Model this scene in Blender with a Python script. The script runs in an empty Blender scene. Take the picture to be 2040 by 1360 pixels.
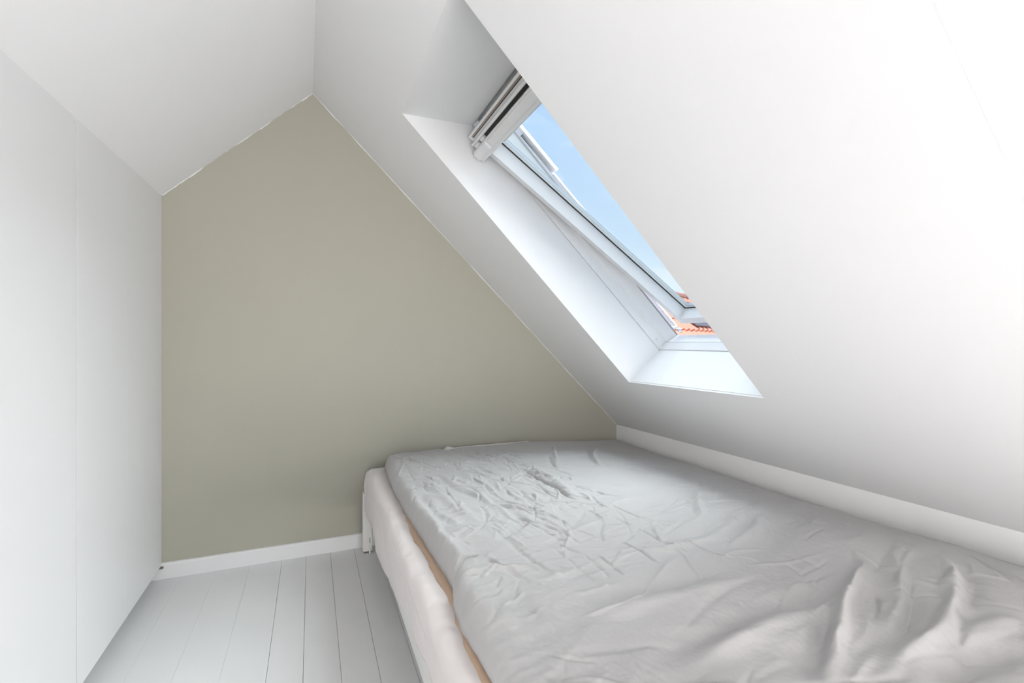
import bpy, bmesh, math, random
import numpy as np
from mathutils import Vector
random.seed(4); rng = np.random.RandomState(7)
sc = bpy.context.scene
V = lambda *a: np.array(a, float)

# ------------------------------------------------------------------ camera
cam = bpy.data.cameras.new('camera'); cam_o = bpy.data.objects.new('camera', cam)
sc.collection.objects.link(cam_o); sc.camera = cam_o
cam_o.location = (0, 0, 0); cam_o.rotation_euler = (math.pi / 2, 0, -0.3986)
cam.sensor_width = 36; cam.lens = 949.0 / 2040 * 36; cam.clip_start = 0.02; cam.clip_end = 500

# ------------------------------------------------------------------ view
sc.view_settings.view_transform = 'Standard'; sc.view_settings.look = 'None'
sc.view_settings.gamma = 1; sc.view_settings.use_curve_mapping = False
sc.view_settings.exposure = 0.27

# ------------------------------------------------------------------ world: blue sky with small clouds
SKY = 1.25
w = bpy.data.worlds.new('sky'); sc.world = w; w.use_nodes = True
nt = w.node_tree; N = nt.nodes; Lk = nt.links; N.clear()
out = N.new('ShaderNodeOutputWorld'); bg = N.new('ShaderNodeBackground'); Lk.new(bg.outputs[0], out.inputs[0])
tc = N.new('ShaderNodeTexCoord'); sep = N.new('ShaderNodeSeparateXYZ'); Lk.new(tc.outputs['Generated'], sep.inputs[0])
cr = N.new('ShaderNodeValToRGB'); Lk.new(sep.outputs['Z'], cr.inputs[0])
e = cr.color_ramp.elements
e[0].position = 0.0; e[0].color = (.66, .74, .81, 1)
e[1].position = 1.0; e[1].color = (.36, .54, .86, 1)
for p, c in ((.09, (.66, .75, .83, 1)), (.20, (.52, .65, .82, 1)), (.40, (.41, .57, .82, 1))):
    q = e.new(p); q.color = c
mp = N.new('ShaderNodeMapping'); mp.inputs['Scale'].default_value = (1, 1, 2.4); Lk.new(tc.outputs['Generated'], mp.inputs[0])
nz = N.new('ShaderNodeTexNoise'); nz.inputs['Scale'].default_value = 7.0; nz.inputs['Detail'].default_value = 6; nz.inputs['Roughness'].default_value = .55
Lk.new(mp.outputs[0], nz.inputs['Vector'])
cc = N.new('ShaderNodeValToRGB'); Lk.new(nz.outputs[0], cc.inputs[0])
cc.color_ramp.elements[0].position = .50; cc.color_ramp.elements[0].color = (0, 0, 0, 1)
cc.color_ramp.elements[1].position = .74; cc.color_ramp.elements[1].color = (1, 1, 1, 1)
mx = N.new('ShaderNodeMixRGB'); Lk.new(cc.outputs[0], mx.inputs[0]); Lk.new(cr.outputs[0], mx.inputs[1]); mx.inputs[2].default_value = (.78, .80, .84, 1)
Lk.new(mx.outputs[0], bg.inputs[0]); bg.inputs[1].default_value = SKY

# ------------------------------------------------------------------ lamps: daylight, sun and added unseen fills
def area(name, loc, target, sx, sy, watts, col):
    l = bpy.data.lights.new(name, 'AREA'); l.shape = 'RECTANGLE'; l.size = sx; l.size_y = sy; l.energy = watts; l.color = col
    o = bpy.data.objects.new(name, l); sc.collection.objects.link(o); o.location = loc
    o.rotation_euler = (Vector(target) - Vector(loc)).to_track_quat('-Z', 'Y').to_euler(); return o
area('daylight', (2.9, 2.05, 2.5), (1.15, 1.85, .5), 2.2, 2.2, 160, (.95, .975, 1.0))
area('attic_fill_up', (1.5, -2.8, -.9), (-.7, -1.2, .6), 1.0, 1.4, 130, (1.0, .985, .975))  # added fill, unseen behind the camera, brightens the left slope and wardrobe
area('attic_fill_floor', (.3, -2.2, -.95), (.3, -1.2, 1.2), 1.0, 1.0, 20, (1.0, .985, .975))  # added fill aimed upwards from behind the camera, no fixture there
sl_ = area('side_fill', (-.62, -.45, -.42), (2.1, 1.5, -.66), .5, .5, 1.6, (1.0, .985, .975)); sl_.data.spread = math.radians(60)  # added unseen fill to lift the knee wall
sun_d = bpy.data.lights.new('sun', 'SUN'); sun_d.energy = 4.5; sun_d.angle = .01; sun_d.color = (1, .95, .88)
sun = bpy.data.objects.new('sun', sun_d); sc.collection.objects.link(sun); sun.rotation_euler = Vector((-.77, -.28, .57)).to_track_quat('Z', 'Y').to_euler()

# ------------------------------------------------------------------ helpers
def material(name, col, rough=.6, metal=0, spec=.5, noise=None, bump=None, sheen=0, coat=0):
    """noise=(scale, amount) tints the colour; bump=[(scale, strength, dist, (sx,sy,sz))]"""
    m = bpy.data.materials.new(name); m.use_nodes = True; n = m.node_tree.nodes; l = m.node_tree.links
    b = n['Principled BSDF']; b.inputs['Base Color'].default_value = (*col, 1); b.inputs['Roughness'].default_value = rough
    b.inputs['Metallic'].default_value = metal; b.inputs['Specular IOR Level'].default_value = spec
    b.inputs['Sheen Weight'].default_value = sheen; b.inputs['Coat Weight'].default_value = coat
    t = n.new('ShaderNodeTexCoord')
    if noise:
        z = n.new('ShaderNodeTexNoise'); z.inputs['Scale'].default_value = noise[0]; z.inputs['Detail'].default_value = 5
        l.new(t.outputs['Object'], z.inputs['Vector'])
        r = n.new('ShaderNodeMapRange'); r.inputs[3].default_value = 1 - noise[1]; r.inputs[4].default_value = 1 + noise[1]
        l.new(z.outputs[0], r.inputs[0])
        x = n.new('ShaderNodeMixRGB'); x.blend_type = 'MULTIPLY'; x.inputs[0].default_value = 1; x.inputs[1].default_value = (*col, 1)
        l.new(r.outputs[0], x.inputs[2]); l.new(x.outputs[0], b.inputs['Base Color'])
    prev = None
    for (s, st, d, sv) in (bump or []):
        mpn = n.new('ShaderNodeMapping'); mpn.inputs['Scale'].default_value = sv; l.new(t.outputs['Object'], mpn.inputs[0])
        z = n.new('ShaderNodeTexNoise'); z.inputs['Scale'].default_value = s; z.inputs['Detail'].default_value = 4
        l.new(mpn.outputs[0], z.inputs['Vector'])
        bn = n.new('ShaderNodeBump'); bn.inputs['Strength'].default_value = st; bn.inputs['Distance'].default_value = d
        l.new(z.outputs[0], bn.inputs['Height'])
        if prev: l.new(prev.outputs[0], bn.inputs['Normal'])
        prev = bn
    if prev: l.new(prev.outputs[0], b.inputs['Normal'])
    return m
M = dict(
    white=material('white_wall_paint', (.87, .867, .867), .75, spec=.25, bump=[(60, .10, .002, (1, 1, 1)), (3, .10, .01, (1, 1, 1))]),
    ceil=material('white_ceiling_paint', (.85, .846, .847), .8, spec=.2, bump=[(45, .12, .002, (1, 1, 1))]),
    lining=material('satin_white_lining', (.76, .76, .76), .5, spec=.4, bump=[(4, .05, .01, (1, 1, 1))]),
    green=material('sage_wall_paint', (.425, .412, .343), .8, spec=.25, noise=(1.6, .035), bump=[(70, .15, .002, (1, 1, 1))]),
    ward=material('white_lacquered_panel', (.83, .83, .835), .42, spec=.4, bump=[(40, .05, .001, (1, 1, 1))]),
    floor=material('white_painted_boards', (.78, .78, .785), .42, spec=.45, noise=(6, .02), bump=[(14, .12, .002, (8, .6, 1))]),
    wframe=material('white_window_lacquer', (.77, .77, .77), .35, spec=.5),
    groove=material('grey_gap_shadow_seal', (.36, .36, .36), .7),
    rubber=material('black_rubber', (.012, .012, .012), .6),
    brown=material('brown_metal_strip', (.30, .24, .21), .4, metal=.3),
    zincedge=material('grey_aluminium', (.45, .46, .47), .4, metal=.6),
    spacer=material('silver_glazing_spacer', (.62, .64, .66), .35, metal=.5),
    sticker=material('pale_blue_label_print', (.60, .70, .74), .4),
    parapet=material('pale_lilac_grey_cladding', (.62, .62, .70), .6, bump=[(90, .1, .002, (1, 1, 1))]),
    leadw=material('pale_lead_flashing', (.80, .81, .83), .5, bump=[(20, .5, .01, (1, 1, 1))]),
    tile=material('terracotta_roof_tile', (.78, .32, .22), .75, noise=(4, .12)),
    tiled=material('dark_roof_tile', (.10, .09, .09), .8),
    brick=material('red_brick_wall', (.35, .14, .09), .8, noise=(3, .2)),
    darkglass=material('dark_brown_window_glass', (.07, .025, .02), .25),
    bed=material('white_painted_bed_metal', (.74, .73, .70), .4),
    glide=material('brown_plastic_glide', (.16, .13, .11), .5),
    mattress=material('white_mattress_ticking', (.72, .70, .68), .9),
    sheet=material('white_pinkish_cotton_sheet', (.74, .69, .675), .85, spec=.2, sheen=.15, bump=[(26, .10, .006, (1, 1, .4)), (500, .12, .0006, (1, 1, 1))]),
    tan=material('tan_layer', (.50, .36, .26), .9, spec=.15, sheen=.1, bump=[(200, .3, .001, (1, 1, 1))]),
    duvet=material('light_grey_linen', (.45, .44, .435), .9, spec=.15, sheen=.15, noise=(2.2, .04),
                   bump=[(30, .22, .006, (1, 1.5, 1)), (95, .22, .0025, (1.6, 1, 1)), (600, .25, .0007, (1, 1, 1))]),
    chimney=material('grey_render', (.45, .42, .42), .8),
)
# clear glass: thin pane, slightly reflective
def glass_mat():
    m = bpy.data.materials.new('window_glass'); m.use_nodes = True; n = m.node_tree.nodes; l = m.node_tree.links; n.clear()
    o = n.new('ShaderNodeOutputMaterial'); t = n.new('ShaderNodeBsdfTransparent'); t.inputs[0].default_value = (.965, .98, .975, 1)
    g = n.new('ShaderNodeBsdfGlossy'); g.inputs['Roughness'].default_value = .02
    x = n.new('ShaderNodeMixShader'); f = n.new('ShaderNodeFresnel'); f.inputs[0].default_value = 1.45
    mm = n.new('ShaderNodeMath'); mm.operation = 'MULTIPLY'; mm.inputs[1].default_value = .10; l.new(f.outputs[0], mm.inputs[0])
    l.new(mm.outputs[0], x.inputs[0]); l.new(t.outputs[0], x.inputs[1]); l.new(g.outputs[0], x.inputs[2]); l.new(x.outputs[0], o.inputs[0])
    return m
M['glass'] = glass_mat()

def link(name, me, mat, parent=None, **props):
    o = bpy.data.objects.new(name, me); sc.collection.objects.link(o)
    if mat is not None: me.materials.append(mat)
    if parent is not None: o.parent = parent
    for k, v in props.items(): o[k] = v
    return o
def empty(name, loc=(0, 0, 0), **props):
    o = bpy.data.objects.new(name, None); sc.collection.objects.link(o); o.location = loc; o.empty_display_size = .1
    for k, v in props.items(): o[k] = v
    return o
def mesh(name, verts, faces, mat, parent=None, smooth=False, off=None, **props):
    me = bpy.data.meshes.new(name)
    if off is None and parent is not None: off = V(*parent.matrix_basis.translation)
    if off is None: off = V(0, 0, 0)
    me.from_pydata([tuple(np.array(v, float) - off) for v in verts], [], faces)
    bm = bmesh.new(); bm.from_mesh(me); bmesh.ops.recalc_face_normals(bm, faces=bm.faces); bm.to_mesh(me); bm.free()
    if smooth:
        for p in me.polygons: p.use_smooth = True
    return link(name, me, mat, parent, **props)
HEX = [(0, 3, 2, 1), (4, 5, 6, 7), (0, 1, 5, 4), (1, 2, 6, 5), (2, 3, 7, 6), (3, 0, 4, 7)]
def hexa(name, lo, hi, mat, parent=None, bevel=0, **p):
    """8-corner solid: two quads of corners"""
    o = mesh(name, list(lo) + list(hi), HEX, mat, parent, **p)
    if bevel: bev(o, bevel)
    return o
def bev(o, wd, seg=2):
    bm = bmesh.new(); bm.from_mesh(o.data)
    bmesh.ops.bevel(bm, geom=bm.edges[:], offset=wd, segments=seg, affect='EDGES', profile=.5)
    bm.to_mesh(o.data); bm.free()
def box(name, a, b, mat, parent=None, bevel=0, T=None, **p):
    (x0, y0, z0), (x1, y1, z1) = a, b
    vs = [V(x0, y0, z0), V(x1, y0, z0), V(x1, y1, z0), V(x0, y1, z0), V(x0, y0, z1), V(x1, y0, z1), V(x1, y1, z1), V(x0, y1, z1)]
    if T: vs = [T(*v) for v in vs]
    return hexa(name, vs[:4], vs[4:], mat, parent, bevel, **p)
# ------------------------------------------------------------------ key points of the room (metres, camera at the origin, floor at -1.235)
FZ = -1.235
LW = V(-.72006, 3, .76472); AP = V(.00447, 3, 1.44304); KN = V(2.11631, 3, -.62353)
LF = V(-.72006, 1.60438, .73666); KF = V(2.11631, .7755, -.61671)
nR = np.cross(KF - KN, AP - KN); nR /= np.linalg.norm(nR); nR = nR if nR[2] > 0 else -nR
nL = np.cross(LF - LW, AP - LW); nL /= np.linalg.norm(nL); nL = nL if nL[2] > 0 else -nL
rd = np.cross(nR, nL); rd /= rd[1]
YB = -4.6                                    # back end of the room, behind the camera
def along(P, d, y): return P + d * ((y - P[1]) / d[1])
dL = LW - LF; dK = KN - KF
LWb, APb, KNb = along(LW, dL, YB), along(AP, rd, YB), along(KN, dK, YB)
# roof window opening in the right slope
A_ = V(.39126, 2.25493, 1.06683); B_ = V(1.72633, 2.32174, -.23982); C_ = V(1.72362, 1.40997, -.23439); D0 = V(.42712, 1.38652, 1.0344)
D_ = D0 + (D0 - C_) * ((A_[0] - D0[0]) / (D0 - C_)[0])
S = (B_ - A_) / np.linalg.norm(B_ - A_)
npl = np.cross(S, nR); npl /= np.linalg.norm(npl)
F0 = V(.7365, 2.26409, 1.07498); F1 = V(1.94734, 2.32335, -.05281)
es = F1 - F0; LS = np.linalg.norm(es); es /= LS
et = V(0, -1, 0)
en = np.cross(es, et); en = en if en[2] > 0 else -en
WD = .885
def W(s, t, n): return F0 + es * s + et * t + en * n

# gable wall (sage green)
mesh('wall_back', [V(-1.6, 3, FZ - .1), V(2.5, 3, FZ - .1), V(2.5, 3, -.2), V(0, 3, 1.9), V(-1.6, 3, .5),
                   V(-1.6, 3.2, FZ - .1), V(2.5, 3.2, FZ - .1), V(2.5, 3.2, -.2), V(0, 3.2, 1.9), V(-1.6, 3.2, .5)],
     [(0, 1, 2, 3, 4), (9, 8, 7, 6, 5), (0, 5, 6, 1), (1, 6, 7, 2), (2, 7, 8, 3), (3, 8, 9, 4), (4, 9, 5, 0)], M['green'], kind='structure',
     label='sage green gable wall behind the bed')
TH = .34
# left slope
ov = V(0, .2, 0)
def slab(name, pts, nrm, th, mat, **p):
    n = len(pts); vs = list(pts) + [q + nrm * th for q in pts]
    return mesh(name, vs, [tuple(range(n)), tuple(range(2 * n - 1, n - 1, -1))] + [(i, (i + 1) % n, (i + 1) % n + n, i + n) for i in range(n)], mat, **p)
dnL = (LW - AP) / np.linalg.norm(LW - AP); dnR = (KN - AP) / np.linalg.norm(KN - AP)
cl = slab('ceiling', [AP + ov, APb, LWb + dnL * .9, LW + dnL * .9 + ov], nL, .3, M['ceil'], kind='structure', label='white left slope of the attic ceiling')
# right slope with the opening: four strips of slab around the hole, joined in one mesh
def in_plane(o, s):  return o
P0, P1, P2, P3 = AP + ov, APb, KNb + dnR * .25, KN + dnR * .25 + ov
# inner ring vertices A B C D; outer ring P0(top back) P3(bottom back) P2(bottom front) P1(top front)
outer = [P0, P3, P2, P1]; inner = [A_, B_, C_, D_]
tin = .012
vs = outer + inner + [q + nR * tin for q in outer] + [q + nR * tin for q in inner]
fs = []
for i in range(4):
    j = (i + 1) % 4
    fs += [(i, j, j + 4, i + 4), (i + 8, i + 12, j + 12, j + 8), (i, i + 8, j + 8, j)]
cr_ = mesh('ceiling.001', vs, fs, M['ceil'], kind='structure', label='white right slope of the attic ceiling around the roof window')
# plasterboard joint on the right slope (slightly raised tape line seen upper right)
def onR(x, y): return V(x, y, AP[2] - (nR[0] * (x - AP[0]) + nR[1] * (y - AP[1])) / nR[2])
ja, jb, jc, jd = onR(.25, .446), onR(2.0, .446), onR(2.0, .442), onR(.25, .442)
hexa('tape_joint', [ja, jb, jc, jd], [q - nR * .00025 for q in (ja, jb, jc, jd)], M['ceil'], cr_)
# outer roof covering
ro = [W(-.12, -.02, .06), W(LS + .10, -.02, .06), W(LS + .10, WD + .02, .06), W(-.12, WD + .02, .06)]
off = nR * .34
P3o = P3 + dnR * .5; P2o = P2 + dnR * .5
vs = [q + off for q in (P0, P3o, P2o, P1)] + ro + [q + off + nR * .04 for q in (P0, P3o, P2o, P1)] + [q + nR * .02 for q in ro]
mesh('roof_covering', vs, fs, M['tiled'], kind='structure')
# left slope paint lap on the gable: irregular hand-cut line of white
def lap(P, Q, seed, amp):
    r = np.random.RandomState(seed); n = 70; d = Q - P; nn = V(d[2], 0, -d[0]); nn /= np.linalg.norm(nn)
    if nn[2] > 0: nn = -nn
    k = np.interp(np.arange(n), np.arange(0, n + 6, 3.1)[:24], r.rand(24)[:len(np.arange(0, n + 6, 3.1)[:24])])
    k = .65 * k + .35 * r.rand(n)
    v = []
    for i in range(n):
        q = P + d * (i / (n - 1.)); v += [q - nn * .01 + V(0, -.0015, 0), q + nn * (amp * k[i]) + V(0, -.0015, 0)]
    v += [q + V(0, .0016, 0) for q in v]
    m2 = 2 * n; f = []
    for i in range(n - 1):
        a = 2 * i; f += [(a, a + 2, a + 3, a + 1), (a + m2, a + 1 + m2, a + 3 + m2, a + 2 + m2), (a + 1, a + 3, a + 3 + m2, a + 1 + m2)]
    return v, f
v, f = lap(LW, AP, 3, .010); mesh('paint_line', v, f, M['ceil'], cl)
v, f = lap(AP, KN, 5, .0045); mesh('paint_line', v, f, M['ceil'], cr_)

# knee wall
mesh('wall_right', [V(KN[0], 3.1, FZ - .1), V(KN[0], YB, FZ - .1), V(KN[0], YB, KNb[2] + .0), V(KN[0], 3.1, KN[2] + .0),
                    V(KN[0] + .12, 3.1, FZ - .1), V(KN[0] + .12, YB, FZ - .1), V(KN[0] + .12, YB, KNb[2]- .02), V(KN[0] + .12, 3.1, KN[2]- .02)],
     HEX, M['white'], kind='structure', label='low white knee wall along the bed')
# wall behind the camera and outer left wall
box('wall_front', (-1.8, YB - .15, FZ - .1), (2.5, YB, 1.9), M['white'], kind='structure')
box('wall_left', (-1.5, YB, FZ - .1), (-1.35, 3.1, .9), M['white'], kind='structure')
# floor boards
fl = box('floor', (-1.5, YB, FZ - .12), (2.3, 3.05, FZ - .022), M['groove'], kind='structure', label='white painted wooden board floor')
edges = [-1.35, -1.25, -1.12, -.95, -.79, -.63, -.469, -.31, -.153, -.028, .102, .234, .364, .494, .624, .754, .884, 1.014, 1.144, 1.274, 1.404, 1.534, 1.664, 1.794, 1.924, 2.116]
for i in range(len(edges) - 1):
    a, b = edges[i], edges[i + 1]; g = .0006 if a > -.2 else .0002; g2 = .0006 if b > -.2 else .0002
    box('board', (a + g, YB, FZ - .022), (b - g2, 3.0, FZ + random.uniform(-.0006, .0006)), M['floor'], fl, bevel=.0006)
# baseboard on the gable wall with a small rounded top
bb = mesh('baseboard_back', [V(x, y, z) for x in (-1.3, 2.11) for (y, z) in ((3.0, FZ), (2.984, FZ), (2.984, FZ + .072), (2.988, FZ + .079), (2.994, FZ + .082), (3.0, FZ + .082))],
          [(0, 1, 2, 3, 4, 5), (11, 10, 9, 8, 7, 6)] + [(i, (i + 1) % 6, (i + 1) % 6 + 6, i + 6) for i in range(6)], M['lining'], kind='structure')
# ------------------------------------------------------------------ wardrobe along the left
wd = empty('wardrobe', (LW[0], 1.0, FZ), label='tall white flush-fronted built-in wardrobe along the left wall', category='wardrobe')
ztop = lambda y: LF[2] + (LW[2] - LF[2]) * ((y - LF[1]) / (LW[1] - LF[1])) - .0005
PBZ = -1.166
for (y0, y1) in ((2.026, 2.4995), (2.5005, 2.9985), (1.10, 2.020), (.2, 1.096), (-.8, .196), (-1.8, -.804), (-2.8,-1.804), (-4.2,-2.804)):
    o = mesh('door', [V(LW[0], y0, PBZ), V(LW[0], y1, PBZ), V(LW[0], y1, ztop(y1)), V(LW[0], y0, ztop(y0)),
                  V(LW[0] - .019, y0, PBZ), V(LW[0] - .019, y1, PBZ), V(LW[0] - .019, y1, ztop(y1) - .02), V(LW[0] - .019, y0, ztop(y0) - .02)], HEX, M['ward'], wd)
box('carcass', (-1.33, -4.2, PBZ + .004), (LW[0] - .0215, 2.98, .14), M['ward'], wd)
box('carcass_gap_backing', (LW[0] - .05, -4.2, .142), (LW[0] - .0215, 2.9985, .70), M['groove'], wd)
box('gap_shade_strip', (LW[0] - .019, 2.0202, PBZ + .01), (LW[0] - .0012, 2.0258, ztop(2.02) - .01), M['groove'], wd)  # grey strip set in the door gap, its colour stands in for shade
box('plinth', (-1.28, -4.2, FZ + .001), (LW[0] - .10, 2.98, PBZ), M['ward'], wd)
box('dark_gap_block', (LW[0] - .004, 2.972, PBZ - .010), (LW[0] + .012, 2.985, PBZ - .001), M['glide'], wd)  # dark block stands in for the small shaded gap at the baseboard end

# ------------------------------------------------------------------ roof window
win = empty('window_1', tuple(F0), kind='structure', label='white centre-pivot roof window tilted open in the right slope')
def tiltboard(name, a, b, c, d, outn, th, mat):
    n = 12; vs, fs = [], []
    for q4 in ((a, b, c, d), [q + outn * th + nR * k for q, k in zip((a, b, c, d), (.004, .004, 0, 0))]):
        for i in range(n + 1):
            for j in range(n + 1):
                u, v = i / n, j / n; vs.append((q4[0] * (1 - u) + q4[1] * u) * (1 - v) + (q4[3] * (1 - u) + q4[2] * u) * v)
    m = (n + 1) ** 2
    for i in range(n):
        for j in range(n):
            k = i * (n + 1) + j; f = (k, k + 1, k + n + 2, k + n + 1); fs += [f, tuple(x + m for x in f[::-1])]
    for k in range(n):
        for p, q in ((k, k + 1), (n * (n + 1) + k + 1, n * (n + 1) + k), ((k + 1) * (n + 1), k * (n + 1)), (k * (n + 1) + n, (k + 1) * (n + 1) + n)):
            fs.append((p, p + m, q + m, q))
    o = mesh(name, vs, fs, mat, win)
f00, f10, f11, f01 = W(0, 0, 0), W(LS, 0, 0), W(LS, WD, 0), W(0, WD, 0)
e_ = nR * -.0004
tiltboard('lining_board', A_, B_, f10, f00, -et, .018, M['lining'])
tiltboard('lining_board', D_, C_, f11, f01, et, .018, M['lining'])
tiltboard('lining_board', B_, C_, f11, f10, es, .018, M['lining'])
tiltboard('lining_board', A_, D_, f01, f00, -es, .018, M['lining'])
# frame: four members, stepped profile, mitred; (d inward from opening, n outward)
prof = [(-.05, -.05, .0), (-.004, -.004, .0), (-.004, -.004, .006), (.002, .002, .006), (.003, .002, .062), (.006, -.006, .066), (.006, -.006, .071), (.010, -.003, .074), (.016, -.027, .152), (.006, -.032, .156), (-.05, -.08, .156)]
def member(name, which, prof, mat, L=LS, Wd=WD, parent=None, fn=W):
    ring = []
    for (d, db, n) in prof:
        c = [(d, d), (L - db, d), (L - db, Wd - d), (d, Wd - d)]   # (s,t): top-left, bottom-left, bottom-right, top-right
        ring.append([fn(s, t, n) for s, t in c])
    i, j = {'left': (0, 1), 'bottom': (1, 2), 'right': (2, 3), 'top': (3, 0)}[which]
    n = len(prof); vs = [r[i] for r in ring] + [r[j] for r in ring]
    return mesh(name, vs, [tuple(range(n)), tuple(range(2 * n - 1, n - 1, -1))] + [(k, (k + 1) % n, (k + 1) % n + n, k + n) for k in range(n)], mat, parent)
for wh in ('left', 'bottom', 'right', 'top'):
    member('frame_rail', wh, prof, M['wframe'], parent=win)
gp = [(.0145, -.034, .1525), (.0185, -.029, .1525), (.0185, -.029, .160), (.0145, -.034, .160)]
for wh in ('left', 'right'): member('rubber_seal', wh, gp, M['groove'], parent=win)
# screw hole cover on the left jamb near the bottom
def disc(name, c, nrm, r, depth, mat, parent, seg=16, hole=0):
    nrm = nrm / np.linalg.norm(nrm); a = np.cross(nrm, V(0, 0, 1)); a /= np.linalg.norm(a); b = np.cross(nrm, a)
    vs = []; fs = []
    for k in range(seg):
        q = a * math.cos(2 * math.pi * k / seg) + b * math.sin(2 * math.pi * k / seg)
        vs += [c + q * r, c + q * r + nrm * depth]
        if hole: vs += [c + q * hole + nrm * depth, c + q * hole * .9 + nrm * depth * .2]
    st = 4 if hole else 2
    for k in range(seg):
        i, j = k * st, ((k + 1) % seg) * st
        fs.append((i, j, j + 1, i + 1))
        if hole: fs += [(i + 1, j + 1, j + 2, i + 2), (i + 2, j + 2, j + 3, i + 3)]
    fs.append(tuple(k * st for k in range(seg)))
    fs.append(tuple(k * st + (3 if hole else 1) for k in range(seg)))
    return mesh(name, vs, fs, mat, parent)
scr = disc('screw_cover', W(1.595, .004, .034), et, .0065, .0035, M['wframe'], win, hole=.004)
disc('screw_head', W(1.595, .0045, .034), et, .0032, .001, M['glide'], scr)
# head lining groove with brown strip on the frame head

# sash, pivoted 10.2 degrees
phi = math.atan(.179)
Q0 = W(.030, 0, -.046 + .179 * (.030 - .176))
ep = es * math.cos(phi) + en * math.sin(phi); eq = en * math.cos(phi) - es * math.sin(phi)
SL = 1.648; T0 = .028
def Sh(p, t, q): return Q0 + ep * p + et * (T0 + t) + eq * q
SW = WD - 2 * T0
sash = empty('sash', (0, 0, 0)); sash.parent = win; sash.location = tuple(Q0 - F0)
class _P: pass
def spart(name, mk):  # mesh children of the sash are given relative to Q0
    return mk
def smesh(name, vs, fs, mat, bevel=0, **p):
    me_o = mesh(name, vs, fs, mat, None, off=Q0, **p); me_o.parent = sash
    if bevel: bev(me_o, bevel)
    return me_o
def sbox(name, a, b, mat, bevel=0, **p):
    (x0, y0, z0), (x1, y1, z1) = a, b
    vs = [Sh(*v) for v in ((x0, y0, z0), (x1, y0, z0), (x1, y1, z0), (x0, y1, z0), (x0, y0, z1), (x1, y0, z1), (x1, y1, z1), (x0, y1, z1))]
    return smesh(name, vs, HEX, mat, bevel, **p)
STW, RB, RT, DG = .037, .052, .133, .078
def sash_member(which):
    # profile given per side as (inset, q); top and bottom rails are wider
    def pos(k, q):
        f = k / STW
        return [(RT * f, k), (SL - RB * f, k), (SL - RB * f, SW - k), (RT * f, SW - k)]
    pr = [(0, 0), (STW, 0), (STW + .002, DG), (STW - .012, DG), (STW - .012, DG + .03), (0, DG + .03)]
    ring = [[Sh(p, t, q) for p, t in pos(k, q)] for k, q in pr]
    i, j = {'left': (0, 1), 'bottom': (1, 2), 'right': (2, 3), 'top': (3, 0)}[which]
    n = len(pr); vs = [r[i] for r in ring] + [r[j] for r in ring]
    smesh('sash_rail', vs, [tuple(range(n)), tuple(range(2 * n - 1, n - 1, -1))] + [(k, (k + 1) % n, (k + 1) % n + n, k + n) for k in range(n)], M['wframe'])
for wh in ('left', 'bottom', 'right', 'top'): sash_member(wh)
p0, p1, t0_, t1_ = RT + .007, SL - RB - .003, STW + .0025, SW - STW - .0025
def ring_strip(name, d0, d1, q0, q1, mat):
    for (a, b) in (((p0 + d0, t0_ + d0), (p1 - d0, t0_ + d1)), ((p0 + d0, t1_ - d1), (p1 - d0, t1_ - d0)),
                   ((p0 + d0, t0_ + d1), (p0 + d1, t1_ - d1)), ((p1 - d1, t0_ + d1), (p1 - d0, t1_ - d1))):
        sbox(name, (a[0], a[1], q0), (b[0], b[1], q1), mat)
ring_strip('glazing_gasket', -.002, .0025, DG - .006, DG + .002, M['rubber'])
ring_strip('glazing_bead', .0025, .0075, DG - .001, DG + .003, M['wframe'])
ring_strip('glazing_spacer', .006, .013, DG + .006, DG + .022, M['spacer'])
sbox('pane', (p0 - .004, t0_ - .004, DG + .0035), (p1 + .004, t1_ + .004, DG + .0055), M['glass'])
sbox('pane', (p0 - .004, t0_ - .004, DG + .0225), (p1 + .004, t1_ + .004, DG + .0265), M['glass'])
# outer metal cladding round the sash
for a, b in (((0, -.012), (SL, .020)), ((0, SW - .020), (SL, SW + .012)), ((-.02, -.012), (.06, SW + .012)), ((SL - .04, -.012), (SL + .012, SW + .012))):
    sbox('metal_cladding', (a[0], a[1], DG + .031), (b[0], b[1], DG + .045), M['zincedge'])
# ventilation flap and handle bar along the top rail
sbox('vent_plate', (.032, -.006, -.022), (.046, SW + .010, -.001), M['wframe'], .004)
sbox('brown_strip', (.010, .03, -.003), (.018, SW - .02, .002), M['brown'])
sbox('vent_groove', (.018, .03, -.002), (.022, SW - .02, .002), M['rubber'])
sbox('flap_slot', (.047, .14, -.012), (.061, SW - .14, -.001), M['rubber'])
sbox('hinge_block', (.046, .002, -.020), (.062, .012, -.001), M['spacer'], .001)
sbox('latch_block', (.046, .018, -.026), (.062, .068, -.001), M['wframe'], .002)
sbox('latch_pin', (.046, .074, -.022), (.062, .088, -.001), M['brown'], .001)
sbox('latch_block', (.046, .094, -.024), (.062, .136, -.001), M['wframe'], .002)
sbox('handle_bar', (.066, -.022, -.052), (.114, .150, -.001), M['wframe'], .012)
sbox('handle_rail', (.062, -.018, -.040), (.130, SW + .010, .000), M['wframe'], .004)
sbox('handle_bar', (.070, .170, -.050), (.112, SW - .02, -.001), M['wframe'], .008)
for t in (.02, .05, .11): sbox('label_print', (.1302, t, -.030), (.1307, t + .025, -.016), M['sticker'])
sbox('blue_label', (.1332, .155, .012), (.1352, .215, .030), M['sticker'])
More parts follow.
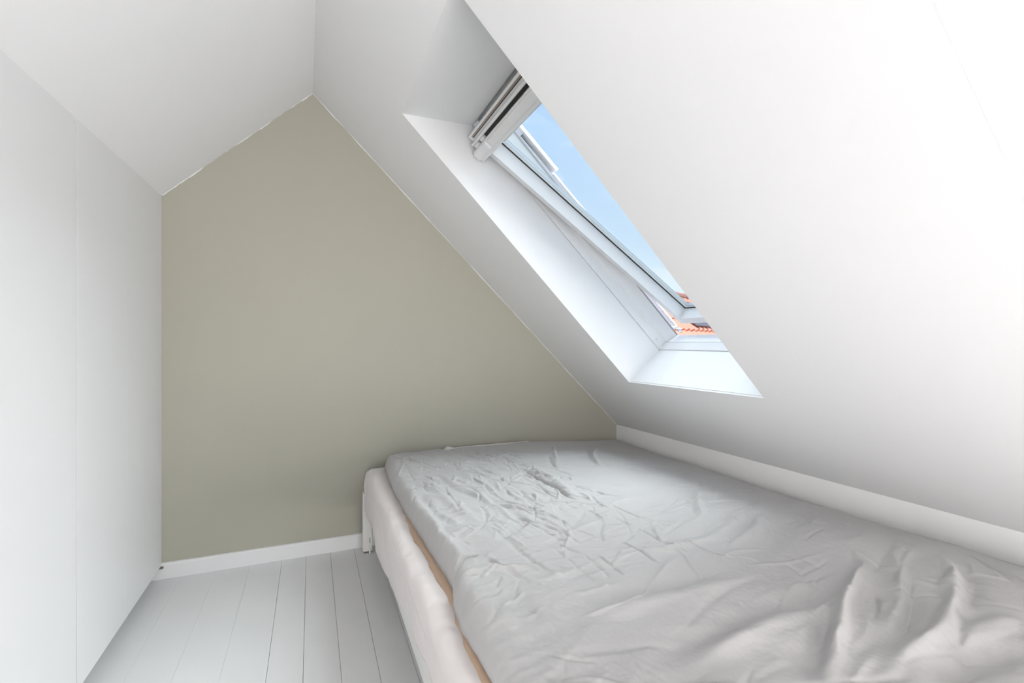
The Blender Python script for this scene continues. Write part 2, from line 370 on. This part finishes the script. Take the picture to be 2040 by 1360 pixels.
# ------------------------------------------------------------------ outside: parapet of the party wall, neighbour roofs
par = empty('parapet', (2.0, 2.9, .6), label='pale grey clad parapet beside the roof window, metal cap on top', category='parapet')
X = lambda o, s, n: F0 + es * s + en * n
def strip3(name, s0, s1, n0, n1, y0, y1, mat, parent, vertical_end=False):
    a, b, c, d = W(s0, 0, n0), W(s1, 0, n0), W(s1, 0, n1), W(s0, 0, n1)
    if vertical_end: b = V(c[0], b[1], b[2] - (b[0] - c[0]) * -.93 if False else W(s1, 0, n0)[2]); b[0] = c[0]
    lo = [V(q[0], y0, q[2]) for q in (a, b, c, d)]; hi = [V(q[0], y1, q[2]) for q in (a, b, c, d)]
    return hexa(name, lo, hi, mat, parent)
strip3('cladding_panel', -1.6, .2, -.05, .555, 2.80, 3.14, M['parapet'], par)
strip3('cladding_panel', .202, 1.05, -.05, .522, 2.80, 3.14, M['parapet'], par)
strip3('cladding_panel', 1.052, 1.93, .16, .50, 2.80, 3.14, M['parapet'], par, True)
strip3('cap_flashing', -1.6, .52, .545, .567, 2.775, 3.17, M['leadw'], par)
strip3('cap_flashing', .515, 1.25, .52, .532, 2.785, 3.16, M['leadw'], par)
strip3('cap_flashing', 1.245, 1.95, .495, .507, 2.785, 3.16, M['leadw'], par)
strip3('foot_flashing', -1.2, 1.95, .12, .19, 2.775, 2.81, M['leadw'], par)
# crumpled lead apron at the parapet foot
vs = []; fs = []; nu, nv = 9, 6
rr = np.random.RandomState(2)
for i in range(nu):
    for j in range(nv):
        q = V(2.29 + .095 * i / (nu - 1), 2.60 + .012 * rr.rand(), 0.0)
        q[2] = .098 - .042 * i / (nu - 1) + .026 * j / (nv - 1) + .006 * rr.rand(); vs.append(q)
for i in range(nu - 1):
    for j in range(nv - 1): k = i * nv + j; fs.append((k, k + nv, k + nv + 1, k + 1))
o = mesh('lead_apron', vs, fs, M['leadw'], par); md = o.modifiers.new('s', 'SOLIDIFY'); md.thickness = .004

# neighbour roof with pantiles, seen below and through the sash
az = math.radians(62); pitch = math.radians(38)
H = V(math.sin(az), math.cos(az), 0)                      # along the courses
Dn = V(math.sin(az + math.pi / 2) * math.cos(pitch), math.cos(az + math.pi / 2) * math.cos(pitch), -math.sin(pitch))  # down the slope
Nn = np.cross(Dn, H); Nn = Nn if Nn[2] > 0 else -Nn
R0 = V(8 * .7022, 8 * .7120, .21)                          # a point on the roof in the gap below the sash
hs = empty('neighbour_house', tuple(R0), label='nearer neighbouring house with salmon red pantile roof below the open sash', category='house')
def Rf(h, d, n=0): return R0 + H * h + Dn * d + Nn * n
TW, TR = .205, .27
RTOP = -1.02                                              # ridge position up-slope of R0
def tile_mesh():
    vs, fs = [], []; prof_ = []
    for k in range(9):
        u = k / 8.; prof_.append((u * (TW + .02), .030 * math.sin(math.pi * min(1, u / .55)) if u < .55 else -.008 * math.sin(math.pi * (u - .55) / .45)))
    for dd, lift in ((-.03, .0), (TR + .03, .028)):
        for (hh, z) in prof_: vs.append(H * hh + Dn * dd + Nn * (z + lift))
    for (hh, z) in prof_: vs.append(H * hh + Dn * (TR + .03) + Nn * (z + .028 - .022))
    n = 9
    for k in range(8): fs += [(k, k + 1, k + 1 + n, k + n), (k + n, k + n + 1, k + 1 + 2 * n, k + 2 * n)]
    me = bpy.data.meshes.new('roof_tile'); me.from_pydata([tuple(v) for v in vs], [], fs); me.materials.append(M['tile'])
    for p in me.polygons: p.use_smooth = False
    return me
hl, hr, dl = -14 * TW, 34 * TW, RTOP + 22 * TR
roof = hexa('roof', [Rf(hl, RTOP, -.10), Rf(hr, RTOP, -.10), Rf(hr, dl, -.10), Rf(hl, dl, -.10)], [Rf(hl, RTOP, -.01), Rf(hr, RTOP, -.01), Rf(hr, dl, -.01), Rf(hl, dl, -.01)], M['tiled'], hs)
tm = tile_mesh(); cnt = 0; rest_v, rest_f = [], []
tv = [V(*v.co) for v in tm.vertices]; tf = [tuple(p.vertices) for p in tm.polygons]
for r_ in range(0, 22):
    d = RTOP + .03 + r_ * TR
    for c_ in range(-14, 34):
        h = c_ * TW
        if r_ < 11 and -8 <= c_ < 18 and cnt < 286:
            o = bpy.data.objects.new('roof_tile', tm); sc.collection.objects.link(o); o.parent = roof; o.location = tuple(Rf(h, d) - R0)
            o.rotation_euler = (random.uniform(-.01, .01), random.uniform(-.01, .01), random.uniform(-.006, .006)); cnt += 1
        else:
            b0 = len(rest_v); rest_v += [Rf(h, d) + q for q in tv]; rest_f += [tuple(i + b0 for i in f_) for f_ in tf]
mesh('roof_tiles_far', rest_v, rest_f, M['tile'], roof, off=R0, kind='stuff')
Db = V(-Dn[0], -Dn[1], Dn[2])
q0, q1 = Rf(hl, RTOP, -.01), Rf(hr, RTOP, -.01)
hexa('rear_roof', [q0, q1, q1 + Db * 5.6, q0 + Db * 5.6], [q + V(0, 0, -.12) for q in (q0, q1, q1 + Db * 5.6, q0 + Db * 5.6)], M['tile'], hs)
for k in range(30):                                       # ridge tiles
    vs, fs = [], []
    for hh, rr_ in ((0, .075), (.34, .088)):
        for a in range(9):
            t = math.pi * a / 8; vs.append(Rf(hl + .33 * k + hh, RTOP, 0) + V(H[1], -H[0], 0) * (rr_ * math.cos(t)) + V(0, 0, rr_ * math.sin(t) - .01))
    for a in range(8): fs.append((a, a + 1, a + 10, a + 9))
    fs.append(tuple(range(9, 18)))
    mesh('ridge_tile', vs, fs, M['tile'], roof, off=R0)
# brown roof window set in the tiles, walls under the eaves, chimney
def rfbox(name, h0, h1, d0, d1, n0, n1, mat):
    return hexa(name, [Rf(h0, d0, n0), Rf(h1, d0, n0), Rf(h1, d1, n0), Rf(h0, d1, n0)], [Rf(h0, d0, n1), Rf(h1, d0, n1), Rf(h1, d1, n1), Rf(h0, d1, n1)], mat, hs)
rfbox('roof_window', -.50, .95, -.70, .045, .0, .07, M['darkglass'])
e0, e1 = Rf(hl + .1, dl - .35, -.1), Rf(hr - .1, dl - .35, -.1)
o0, o1 = e0 + V(Db[0], Db[1], 0) * 10, e1 + V(Db[0], Db[1], 0) * 10
gz = -9.0
hexa('house_wall', [V(q[0], q[1], gz) for q in (e0, e1, o1, o0)], [V(q[0], q[1], e0[2]) for q in (e0, e1, o1, o0)], M['brick'], hs)
def chimney(h, wd_, ht):
    c = Rf(h, RTOP, 0); c = c + V(0, 0, -.4)
    x, y = H * wd_, V(H[1], -H[0], 0) * wd_
    lo = [c - x - y, c + x - y, c + x + y, c - x + y]
    o = hexa('chimney', lo, [q + V(0, 0, ht + .4) for q in lo], M['chimney'], hs)
    k = 1.12; lo2 = [c + (q - c) * k + V(0, 0, ht + .4) for q in lo]
    hexa('chimney_cap', lo2, [q + V(0, 0, .05) for q in lo2], M['leadw'], hs)
chimney(2.3, .13, .10); chimney(-1.9, .16, .14)
# street-level ground far below
mesh('ground', [V(-60, -60, gz), V(80, -60, gz), V(80, 90, gz), V(-60, 90, gz)], [(0, 1, 2, 3)], M['chimney'], kind='structure', label='grey street far below the window')
# a farther house
fh = empty('far_house', (16, 20, gz), label='distant red-roofed house on the skyline beyond the neighbour roof', category='house')
def fbox(name, a, b, mat): return box(name, a, b, mat, fh)
fbox('wall', (13, 14, gz), (21, 34, 1.2), M['brick'])
mesh('roof', [V(12.6, 13.8, 1.1), V(21.4, 13.8, 1.1), V(17, 13.8, 2.3), V(12.6, 34.2, 1.1), V(21.4, 34.2, 1.1), V(17, 34.2, 2.3)], [(0, 1, 2), (5, 4, 3), (0, 2, 5, 3), (1, 4, 5, 2), (0, 3, 4, 1)], M['tile'], fh)
fbox('chimney', (16.7, 17.4, 1.8), (17.3, 18.0, 2.55), M['chimney']); fbox('chimney', (16.7, 20.6, 1.8), (17.3, 21.3, 2.6), M['chimney'])
# ------------------------------------------------------------------ bed
bx0, bx1, by0, by1 = .302, 2.06, .30, 2.955
bed = empty('bed', (1.2, 1.6, FZ), label='white painted metal bed frame on legs in the corner under the slope', category='bed')
RZ = -.992
for (x, y) in ((.276, 2.885), (2.03, 2.885), (.276, .34), (2.03, .34)):
    lg = box('leg', (x, y, FZ + .012), (x + .052, y + .05, -.885), M['bed'], bed, bevel=.003)
    box('foot_glide', (x + .006, y + .004, FZ + .0005), (x + .032, y + .045, FZ + .013), M['glide'], lg, bevel=.002, off=V(1.2, 1.6, FZ))
    box('foot_bracket', (x + .034, y - .010, FZ + .0015), (x + .041, y + .002, FZ + .066), M['bed'], lg, bevel=.001, off=V(1.2, 1.6, FZ))
    box('bracket_slot', (x + .037, y - .0012, FZ + .066), (x + .0405, y + .001, FZ + .092), M['glide'], lg, off=V(1.2, 1.6, FZ))
box('side_rail', (.300, .32, RZ), (.322, 2.90, -.89), M['bed'], bed, bevel=.003)
box('side_rail', (2.038, .32, RZ), (2.06, 2.90, -.89), M['bed'], bed, bevel=.003)
box('end_rail', (.322, 2.895, RZ), (2.038, 2.915, -.89), M['bed'], bed, bevel=.003)
box('end_rail', (.322, .34, RZ), (2.038, .36, -.89), M['bed'], bed, bevel=.003)
for k in range(14):
    y = .45 + k * .18; box('slat', (.323, y, -.93), (2.037, y + .07, -.915), M['bed'], bed)
mt = empty('mattress', (1.2, 1.6, -.912), label='mattress on the bed frame under a hanging pinkish white sheet', category='mattress')
box('core', (.325, .33, -.912), (2.045, 2.93, -.752), M['mattress'], mt, bevel=.03)

# ---- numpy gradient noise
def make_noise(seed):
    r = np.random.RandomState(seed); perm = np.concatenate([r.permutation(256)] * 2); ang = r.rand(256) * 2 * np.pi
    def f(x, y):
        xi = np.floor(x).astype(int); yi = np.floor(y).astype(int); xf = x - xi; yf = y - yi
        u = xf ** 3 * (xf * (xf * 6 - 15) + 10); v_ = yf ** 3 * (yf * (yf * 6 - 15) + 10)
        def g(ix, iy, dx, dy):
            h = perm[(perm[ix & 255] + iy) & 255]; return np.cos(ang[h]) * dx + np.sin(ang[h]) * dy
        a = g(xi, yi, xf, yf); b = g(xi + 1, yi, xf - 1, yf); c = g(xi, yi + 1, xf, yf - 1); d = g(xi + 1, yi + 1, xf - 1, yf - 1)
        return (a * (1 - u) + b * u) * (1 - v_) + (c * (1 - u) + d * u) * v_
    return f
n1, n2, n3 = make_noise(1), make_noise(2), make_noise(3)
def ss(a, b, x): t = np.clip((x - a) / (b - a), 0, 1); return t * t * (3 - 2 * t)
def grid_mesh(name, P, mat, parent=None, off=None, **props):
    nu, nv, _ = P.shape; idx = np.arange(nu * nv).reshape(nu, nv)
    F = np.stack([idx[:-1, :-1], idx[1:, :-1], idx[1:, 1:], idx[:-1, 1:]], -1).reshape(-1, 4)
    me = bpy.data.meshes.new(name); o_ = V(0, 0, 0) if off is None else off
    me.vertices.add(nu * nv); me.vertices.foreach_set('co', (P.reshape(-1, 3) - o_).ravel())
    me.loops.add(F.size); me.loops.foreach_set('vertex_index', F.ravel())
    me.polygons.add(len(F)); me.polygons.foreach_set('loop_start', np.arange(0, F.size, 4)); me.polygons.foreach_set('loop_total', np.full(len(F), 4))
    me.polygons.foreach_set('use_smooth', np.ones(len(F), bool)); me.update(); me.validate()
    return link(name, me, mat, parent, **props)
bo = V(1.2, 1.6, -.912)

# ---- fitted sheet: top strip, rounded edge, hanging side with an uneven hem
ys = np.linspace(.31, 2.95, 420); us = np.linspace(0, 1, 90)
U, Yg = np.meshgrid(us, ys, indexing='ij')
hem = np.interp(ys, [.3, 1.0, 1.32, 1.55, 1.77, 1.95, 2.1, 2.8, 2.9, 2.95], [-.90, -.90, -.908, -.935, -.957, -.985, -.990, -.985, -.93, -.87])
hem = hem + .004 * n2(ys * 6, ys * 0)
Rr = .045
top_x, edge_x, top_z = .70, .292, -.748
Lt = top_x - edge_x - Rr; La = Rr * math.pi / 2
side = (top_z - Rr) - hem; tot = Lt + La + side
sl = U * tot[None, :]
Xs = np.where(sl < Lt, top_x - sl, 0); Zs = np.where(sl < Lt, top_z, 0)
ang_ = np.clip((sl - Lt) / Rr, 0, math.pi / 2); arc = (sl >= Lt) & (sl < Lt + La)
Xs = np.where(arc, edge_x + Rr - Rr * np.sin(ang_), Xs); Zs = np.where(arc, top_z - Rr + Rr * np.cos(ang_), Zs)
sd = sl >= Lt + La
Xs = np.where(sd, edge_x, Xs); Zs = np.where(sd, top_z - Rr - (sl - Lt - La), Zs)
hang = np.clip((sl - Lt) / np.maximum(side[None, :], .05), 0, 1)
wob = .024 * n1(Yg * 2.2 + 3, hang * 1.6) + .010 * n2(Yg * 6 + hang * 2.5, hang * 2.5) + .0025 * n3(Yg * 17 + hang * 8, hang * 6)
Xs = Xs - np.maximum(hang, .0) * (wob + .002)
crest = np.exp(-((sl - Lt - La * .35) / .035) ** 2)
Zs = Zs + crest * (.010 * n2(Yg * 7, Yg * 0 + .3) + .006 * n3(Yg * 19, Yg * 0)) + .002 * n1(Yg * 30, sl * 30)
# far end rounds off towards the wall
endf = ss(2.86, 2.95, Yg); Xs = Xs + endf ** 2 * .02 * hang; Zs = Zs - endf ** 2 * .012 * (hang < .5)
sh = grid_mesh('sheet', np.stack([Xs, Yg, Zs], -1), M['sheet'], mt, bo)
md = sh.modifiers.new('s', 'SOLIDIFY'); md.thickness = .002; md.offset = 0
# rest of the sheet on the mattress top and the ruck of it against the gable wall
xs = np.linspace(.70, 2.07, 160); vv = np.linspace(.32, 2.97, 200); Xg, Yg2 = np.meshgrid(xs, vv, indexing='ij')
Zg = -.748 + .002 * n1(Xg * 12, Yg2 * 12)
ruck = ss(2.86, 2.93, Yg2) * (ss(.70, .80, Xg) * (1 - ss(1.35, 1.5, Xg))) * (.066 + .008 * n2(Xg * 9, Xg * 0 + .5) + .012 * np.exp(-((Xg - .80) / .03) ** 2))
Zg = Zg + ruck
o = grid_mesh('sheet_top', np.stack([Xg, Yg2, Zg], -1), M['sheet'], mt, bo); md = o.modifiers.new('s', 'SOLIDIFY'); md.thickness = .002; md.offset = 0

# ---- tan blanket under the duvet, its ragged edge just showing
yy = np.linspace(.40, 2.80, 500); uu = np.linspace(0, 1, 26); Ub, Yb = np.meshgrid(uu, yy, indexing='ij')
edge = .347 + .014 * np.exp(-((yy - 1.55) / .35) ** 2) + .022 * n1(yy * 4.1, yy * 0 + 7) + .014 * np.abs(n2(yy * 9, yy * 0 + 2)) + .045 * ss(1.7, 2.6, yy) - .008 * (1 - ss(.8, 1.4, yy))
Xb = edge[None, :] + Ub * (.80 - edge[None, :])
Zb = -.7435 + .006 * np.sqrt(np.clip(Ub * 8, 0, 1)) + .003 * n3(Xb * 14, Yb * 14)
P = np.stack([Xb, Yb, Zb], -1)
bl = grid_mesh('layer', P, M['tan'], None, None, label='tan blanket peeking out between pinkish sheet and grey duvet', category='layer')  # added thin layer, its tan stands in for a warm glow along the sheet
md = bl.modifiers.new('s', 'SOLIDIFY'); md.thickness = .004; md.offset = -1

# ---- duvet
STROKES = [
(-0.018,0.011,[(1.003,2.313),(1.007,2.095),(1.008,1.894),(0.992,1.737),(0.991,1.654)]),
(0.01,0.022,[(1.072,2.349),(1.059,2.100),(1.044,1.894),(1.024,1.730)]),
(-0.012,0.014,[(1.285,2.503),(1.217,2.346),(1.162,2.173)]),
(0.014,0.014,[(1.437,2.729),(1.347,2.545),(1.232,2.282)]),
(-0.01,0.014,[(1.658,2.636),(1.477,2.358),(1.400,2.156)]),
(0.01,0.014,[(1.716,2.644),(1.498,2.349),(1.391,2.087)]),
(-0.01,0.018,[(0.736,1.572),(0.655,1.510),(0.552,1.451)]),
(-0.006,0.022,[(0.561,2.357),(0.585,2.049),(0.645,1.850)]),
(0.007,0.025,[(0.505,2.244),(0.512,1.906),(0.560,1.607)]),
(-0.008,0.022,[(0.424,2.080),(0.435,1.762),(0.472,1.620)]),
(0.007,0.02,[(0.626,2.032),(0.672,1.776),(0.692,1.551)]),
(-0.007,0.02,[(0.665,1.908),(0.688,1.683),(0.721,1.529)]),
(-0.01,0.03,[(0.626,1.083),(0.671,1.034),(0.718,1.016),(0.818,1.031),(0.927,1.016),(1.070,1.020)]),
(0.008,0.035,[(0.601,1.015),(0.686,0.970),(0.801,0.979),(0.949,0.960),(1.137,0.965)]),
(-0.014,0.035,[(0.640,0.798),(0.743,0.814),(0.866,0.826),(1.014,0.846),(1.179,0.832),(1.336,0.849)]),
(0.012,0.03,[(0.732,0.769),(0.839,0.776),(0.974,0.787),(1.162,0.784)]),
(0.032,0.020,[(0.919,0.620),(1.018,0.665),(1.120,0.715),(1.227,0.771),(1.402,0.844),(1.552,0.913)]),
(-0.020,0.035,[(0.874,0.639),(0.979,0.682),(1.074,0.725),(1.173,0.779)]),
(-0.012,0.040,[(1.651,0.952),(1.570,0.895),(1.478,0.837),(1.318,0.766),(1.190,0.706)]),
(0.022,0.022,[(1.022,0.577),(1.176,0.604),(1.317,0.616),(1.484,0.667),(1.632,0.733),(1.712,0.801),(1.737,0.860)]),
(-0.013,0.030,[(1.025,0.629),(1.122,0.648),(1.252,0.664),(1.387,0.708),(1.528,0.786)]),
(0.010,0.018,[(1.136,0.660),(1.243,0.679),(1.411,0.742),(1.560,0.833),(1.642,0.907)]),
(-0.018,0.035,[(1.109,0.541),(1.234,0.541),(1.352,0.533),(1.440,0.523)]),
(0.012,0.025,[(1.293,0.585),(1.390,0.591),(1.496,0.573),(1.529,0.543)]),
(-0.012,0.03,[(1.466,0.633),(1.615,0.693),(1.726,0.763)]),
(-0.006,0.02,[(1.583,1.455),(1.440,1.333),(1.240,1.255),(1.045,1.239),(0.878,1.266)]),
(0.007,0.02,[(1.590,1.402),(1.450,1.292),(1.237,1.208),(1.034,1.193),(0.859,1.212)]),
(0.008,0.02,[(1.584,1.334),(1.467,1.225),(1.299,1.161),(1.165,1.138)]),
(-0.007,0.018,[(1.588,1.367),(1.461,1.257),(1.293,1.197)]),
(-0.007,0.018,[(1.561,1.638),(1.435,1.517),(1.329,1.385)]),
(0.007,0.018,[(1.586,1.628),(1.462,1.506),(1.357,1.373)]),
(-0.007,0.02,[(1.741,1.085),(1.751,1.145),(1.693,1.179),(1.683,1.292)]),
(-0.016,0.014,[(0.346,1.319),(0.381,1.362),(0.432,1.402),(0.486,1.394)]),
(0.01,0.018,[(0.341,1.271),(0.406,1.294),(0.480,1.288),(0.584,1.238)]),
(0.008,0.02,[(0.411,1.827),(0.410,1.556),(0.429,1.448)]),
(-0.006,0.02,[(0.350,1.226),(0.370,1.117),(0.384,1.015),(0.417,0.936)]),
(0.007,0.03,[(0.382,1.240),(0.408,1.113),(0.442,0.991)]),
(-0.008,0.03,[(0.488,1.195),(0.483,1.082),(0.516,1.011)]),

]
NX, NY = 620, 820
ex0 = lambda y: np.interp(y, [.30, .60, .85, 1.14, 1.27, 1.36, 1.45, 1.7, 2.1, 2.5, 2.8, 2.95], [.335, .338, .345, .350, .358, .385, .386, .378, .368, .372, .388, .415])
u1 = np.linspace(0, 1, NX); y1 = np.linspace(.36, 2.925, NY)
Ud, Yd = np.meshgrid(u1, y1, indexing='ij')
HANG = .05
x_l = ex0(y1) + .004 * n2(y1 * 8, y1 * 0 + 1.5) + .003 * n3(y1 * 22, y1 * 0)
x_r = 2.085 + .008 * n1(y1 * 5, y1 * 0 + 9)
Wd_ = (x_r - x_l)
# arclength style parameter: first/last bits curl under
m = .035
a = Ud * (1 + 2 * m) - m                                   # -m..1+m ; outside 0..1 = tuck-under
Xd = x_l[None, :] + np.clip(a, 0, 1) * Wd_[None, :]
dl_ = Xd - x_l[None, :]; dr_ = x_r[None, :] - Xd; db_ = (2.93 - Yd)
def dome(d, r): t = np.clip(1 - d / r, 0, 1); return np.sqrt(np.clip(1 - t * t, 0, 1))
# broad height field
base = -.668 + .016 * np.exp(-((Xd - .9) / .5) ** 2 - ((Yd - 1.6) / .8) ** 2)
base = base - .045 * ss(1.2, 2.0, Xd) * ss(2.2, 2.93, Yd) - .045 * ss(1.55, 2.1, Xd) * (1 - ss(2.4, 2.9, Yd)) 
base = base - .010 * ss(2.45, 2.93, Yd) * (1 - ss(1.0, 1.8, Xd))
base = base + .030 * np.exp(-((Xd - 1.75) / .30) ** 2 - ((np.maximum(Yd, .90) - .90) / .25) ** 2)
warpx = .10 * n1(Xd * 2.3, Yd * 2.3); warpy = .10 * n2(Xd * 2.3 + 9, Yd * 2.3)
big = .010 * n3((Xd + warpx) * 2.6, (Yd + warpy) * 1.8)
# directional folds: fan away from the far left, run across the middle
ang0 = np.interp(Yd, [.4, 1.2, 1.8, 2.9], [.15, .35, 1.15, 1.35]) + .5 * n1(Xd * 1.1 + 4, Yd * 1.1)
ca, sa = np.cos(ang0), np.sin(ang0)
# use two fixed-direction ridged fields blended by position instead of a swirling frame
def rid(fx, fy, th, s, seed_f, st=4.5):
    c_, s_ = math.cos(th), math.sin(th); p = (Xd + warpx * .6) * c_ + (Yd + warpy * .6) * s_; q = -(Xd + warpx * .6) * s_ + (Yd + warpy * .6) * c_
    v = seed_f(p * s / st + fx, q * s + fy); return (1 - np.abs(v) * 2.2)
wL = ss(1.25, .75, Xd) * ss(1.2, 1.6, Yd)
wM = 1 - wL
f1 = rid(0, 3, 1.75, 9, n1) * wL + rid(5, 1, .25, 7, n2) * wM
f2 = rid(7, 2, 1.45, 20, n2) * wL + rid(2, 8, .05, 17, n3) * wM
f3 = rid(1, 5, 2.1, 42, n3, 3) * .6 + rid(4, 9, .6, 46, n1, 3) * .6
calm = .45 + .55 * ss(.9, .5, np.hypot((Xd - 1.3) / 1.0, (Yd - 1.45) / .8)) * 0 + .55 * wL
patch = .35 + .9 * ss(-.25, .35, n2(Xd * 3.1 + 20, Yd * 3.1))
Z = base + big + .0075 * f1 * (.5 + .7 * wL) + .0030 * f2 * patch * (calm + .2) + .0008 * f3 * patch
Z = Z + .0009 * n1((Xd + warpx) * 75, (Yd + warpy) * 75) * patch
# crumple near left edge
Z = Z + ss(.16, .02, dl_) * (.003 * n3(Xd * 16, Yd * 34) + .002 * n1(Xd * 30, Yd * 60))
def rand_strokes():
    r = np.random.RandomState(11); out = []
    def add(n, x0, x1, y0, y1, th0, ths, l0, l1, w0, w1, a0, a1):
        for _ in range(n):
            x, y = r.uniform(x0, x1), r.uniform(y0, y1); th = th0(x, y) + r.normal() * ths; L_ = r.uniform(l0, l1); cv = r.normal() * .5
            p = [(x, y)]
            for k in range(4): p.append((p[-1][0] + math.cos(th) * L_ / 4, p[-1][1] + math.sin(th) * L_ / 4)); th += cv / 4 + r.normal() * .12
            out.append((r.choice([-1, 1], p=[.6, .4]) * r.uniform(a0, a1), r.uniform(w0, w1), p))
    # far left: creases running lengthwise, fanning from the corner
    add(170, .40, 1.15, 1.25, 2.85, lambda x, y: -1.35 - .35 * (x - .5), .35, .06, .35, .005, .010, .0025, .0068)
    add(110, .40, 1.05, 1.3, 2.8, lambda x, y: 0, 1.2, .04, .12, .004, .007, .0018, .004)
    # left edge gathers
    add(60, .37, .47, .5, 2.8, lambda x, y: .2, .5, .04, .14, .005, .010, .002, .005)
    # middle and foreground: long shallow pulls across the bed
    add(90, .45, 1.7, .45, 1.5, lambda x, y: .15 + .5 * (x - .9), .22, .12, .45, .006, .014, .0015, .005)
    add(100, 1.0, 2.0, 1.3, 2.8, lambda x, y: -1.0 + .9 * (2.2 - y), .5, .05, .25, .005, .010, .001, .003)
    add(50, 1.2, 2.0, .45, 1.3, lambda x, y: .9, .7, .05, .2, .006, .013, .002, .004)
    return out
for amp, wid, pts in STROKES + rand_strokes():
    pts = np.array(pts); 
    # smooth the polyline
    t = np.linspace(0, len(pts) - 1, len(pts) * 6); px_ = np.interp(t, range(len(pts)), pts[:, 0]); py_ = np.interp(t, range(len(pts)), pts[:, 1])
    k = np.array([.25, .5, .25])
    for _ in range(4):
        px_[1:-1] = np.convolve(px_, k, 'valid'); py_[1:-1] = np.convolve(py_, k, 'valid')
    seg = np.concatenate([[0], np.cumsum(np.hypot(np.diff(px_), np.diff(py_)))]); Ltot = seg[-1]
    sel = (Xd > px_.min() - 4 * wid) & (Xd < px_.max() + 4 * wid) & (Yd > py_.min() - 4 * wid) & (Yd < py_.max() + 4 * wid)
    xs_, ys_ = Xd[sel], Yd[sel]; best = np.full(xs_.shape, 9.); along_ = np.zeros(xs_.shape)
    for i in range(len(px_) - 1):
        ax, ay, bx_, by_ = px_[i], py_[i], px_[i + 1], py_[i + 1]; dx, dy = bx_ - ax, by_ - ay; l2 = dx * dx + dy * dy + 1e-9
        tt = np.clip(((xs_ - ax) * dx + (ys_ - ay) * dy) / l2, 0, 1); d = np.hypot(xs_ - ax - tt * dx, ys_ - ay - tt * dy)
        up = d < best; best = np.where(up, d, best); along_ = np.where(up, seg[i] + tt * (seg[i + 1] - seg[i]), along_)
    fr = along_ / Ltot; taper = np.clip(np.minimum(fr, 1 - fr) / .28, .0, 1); taper = taper * taper * (3 - 2 * taper)
    ww = wid * (.85 + .5 * n2(xs_ * 14, ys_ * 14))
    Z[sel] += amp * taper * np.exp(-(best / ww) ** 2) * 1.15
# edges of the duvet
gr_ = -.742
thick = Z - gr_
prof_l = dome(dl_, .045); prof_r = dome(dr_, .10); prof_b = .70 + .30 * dome(db_ + .004, .035)
gr2 = gr_ + .022 * ss(1.25, .95, Yd) * np.exp(-(dl_ / .08) ** 2); thick = Z - gr2
Zd = gr2 + thick * np.minimum(np.minimum(prof_l, prof_r), prof_b)
# tuck-under
ov_ = np.where(a < 0, -a / m, np.where(a > 1, (a - 1) / m, 0))
Xd2 = Xd + np.where(a < 0, ov_ * .06, 0) - np.where(a > 1, ov_ * .06, 0)
Zd2 = np.where(ov_ > 0, gr_ + .004 * (1 - ov_) + .001 + .022 * ss(1.25, .95, Yd), Zd)
Zd2 = np.maximum(Zd2, gr_ + .001)
# wavy far end
Yd2 = Yd + ss(2.80, 2.925, Yd) * (.014 * n1(Xd * 7, Xd * 0 + 3) - .012)
# cup at the far left corner
du = grid_mesh('duvet', np.stack([Xd2, Yd2, Zd2], -1), M['duvet'], None, None, label='crumpled light grey linen duvet spread over the bed', category='duvet')
# closed back: far edge skirt
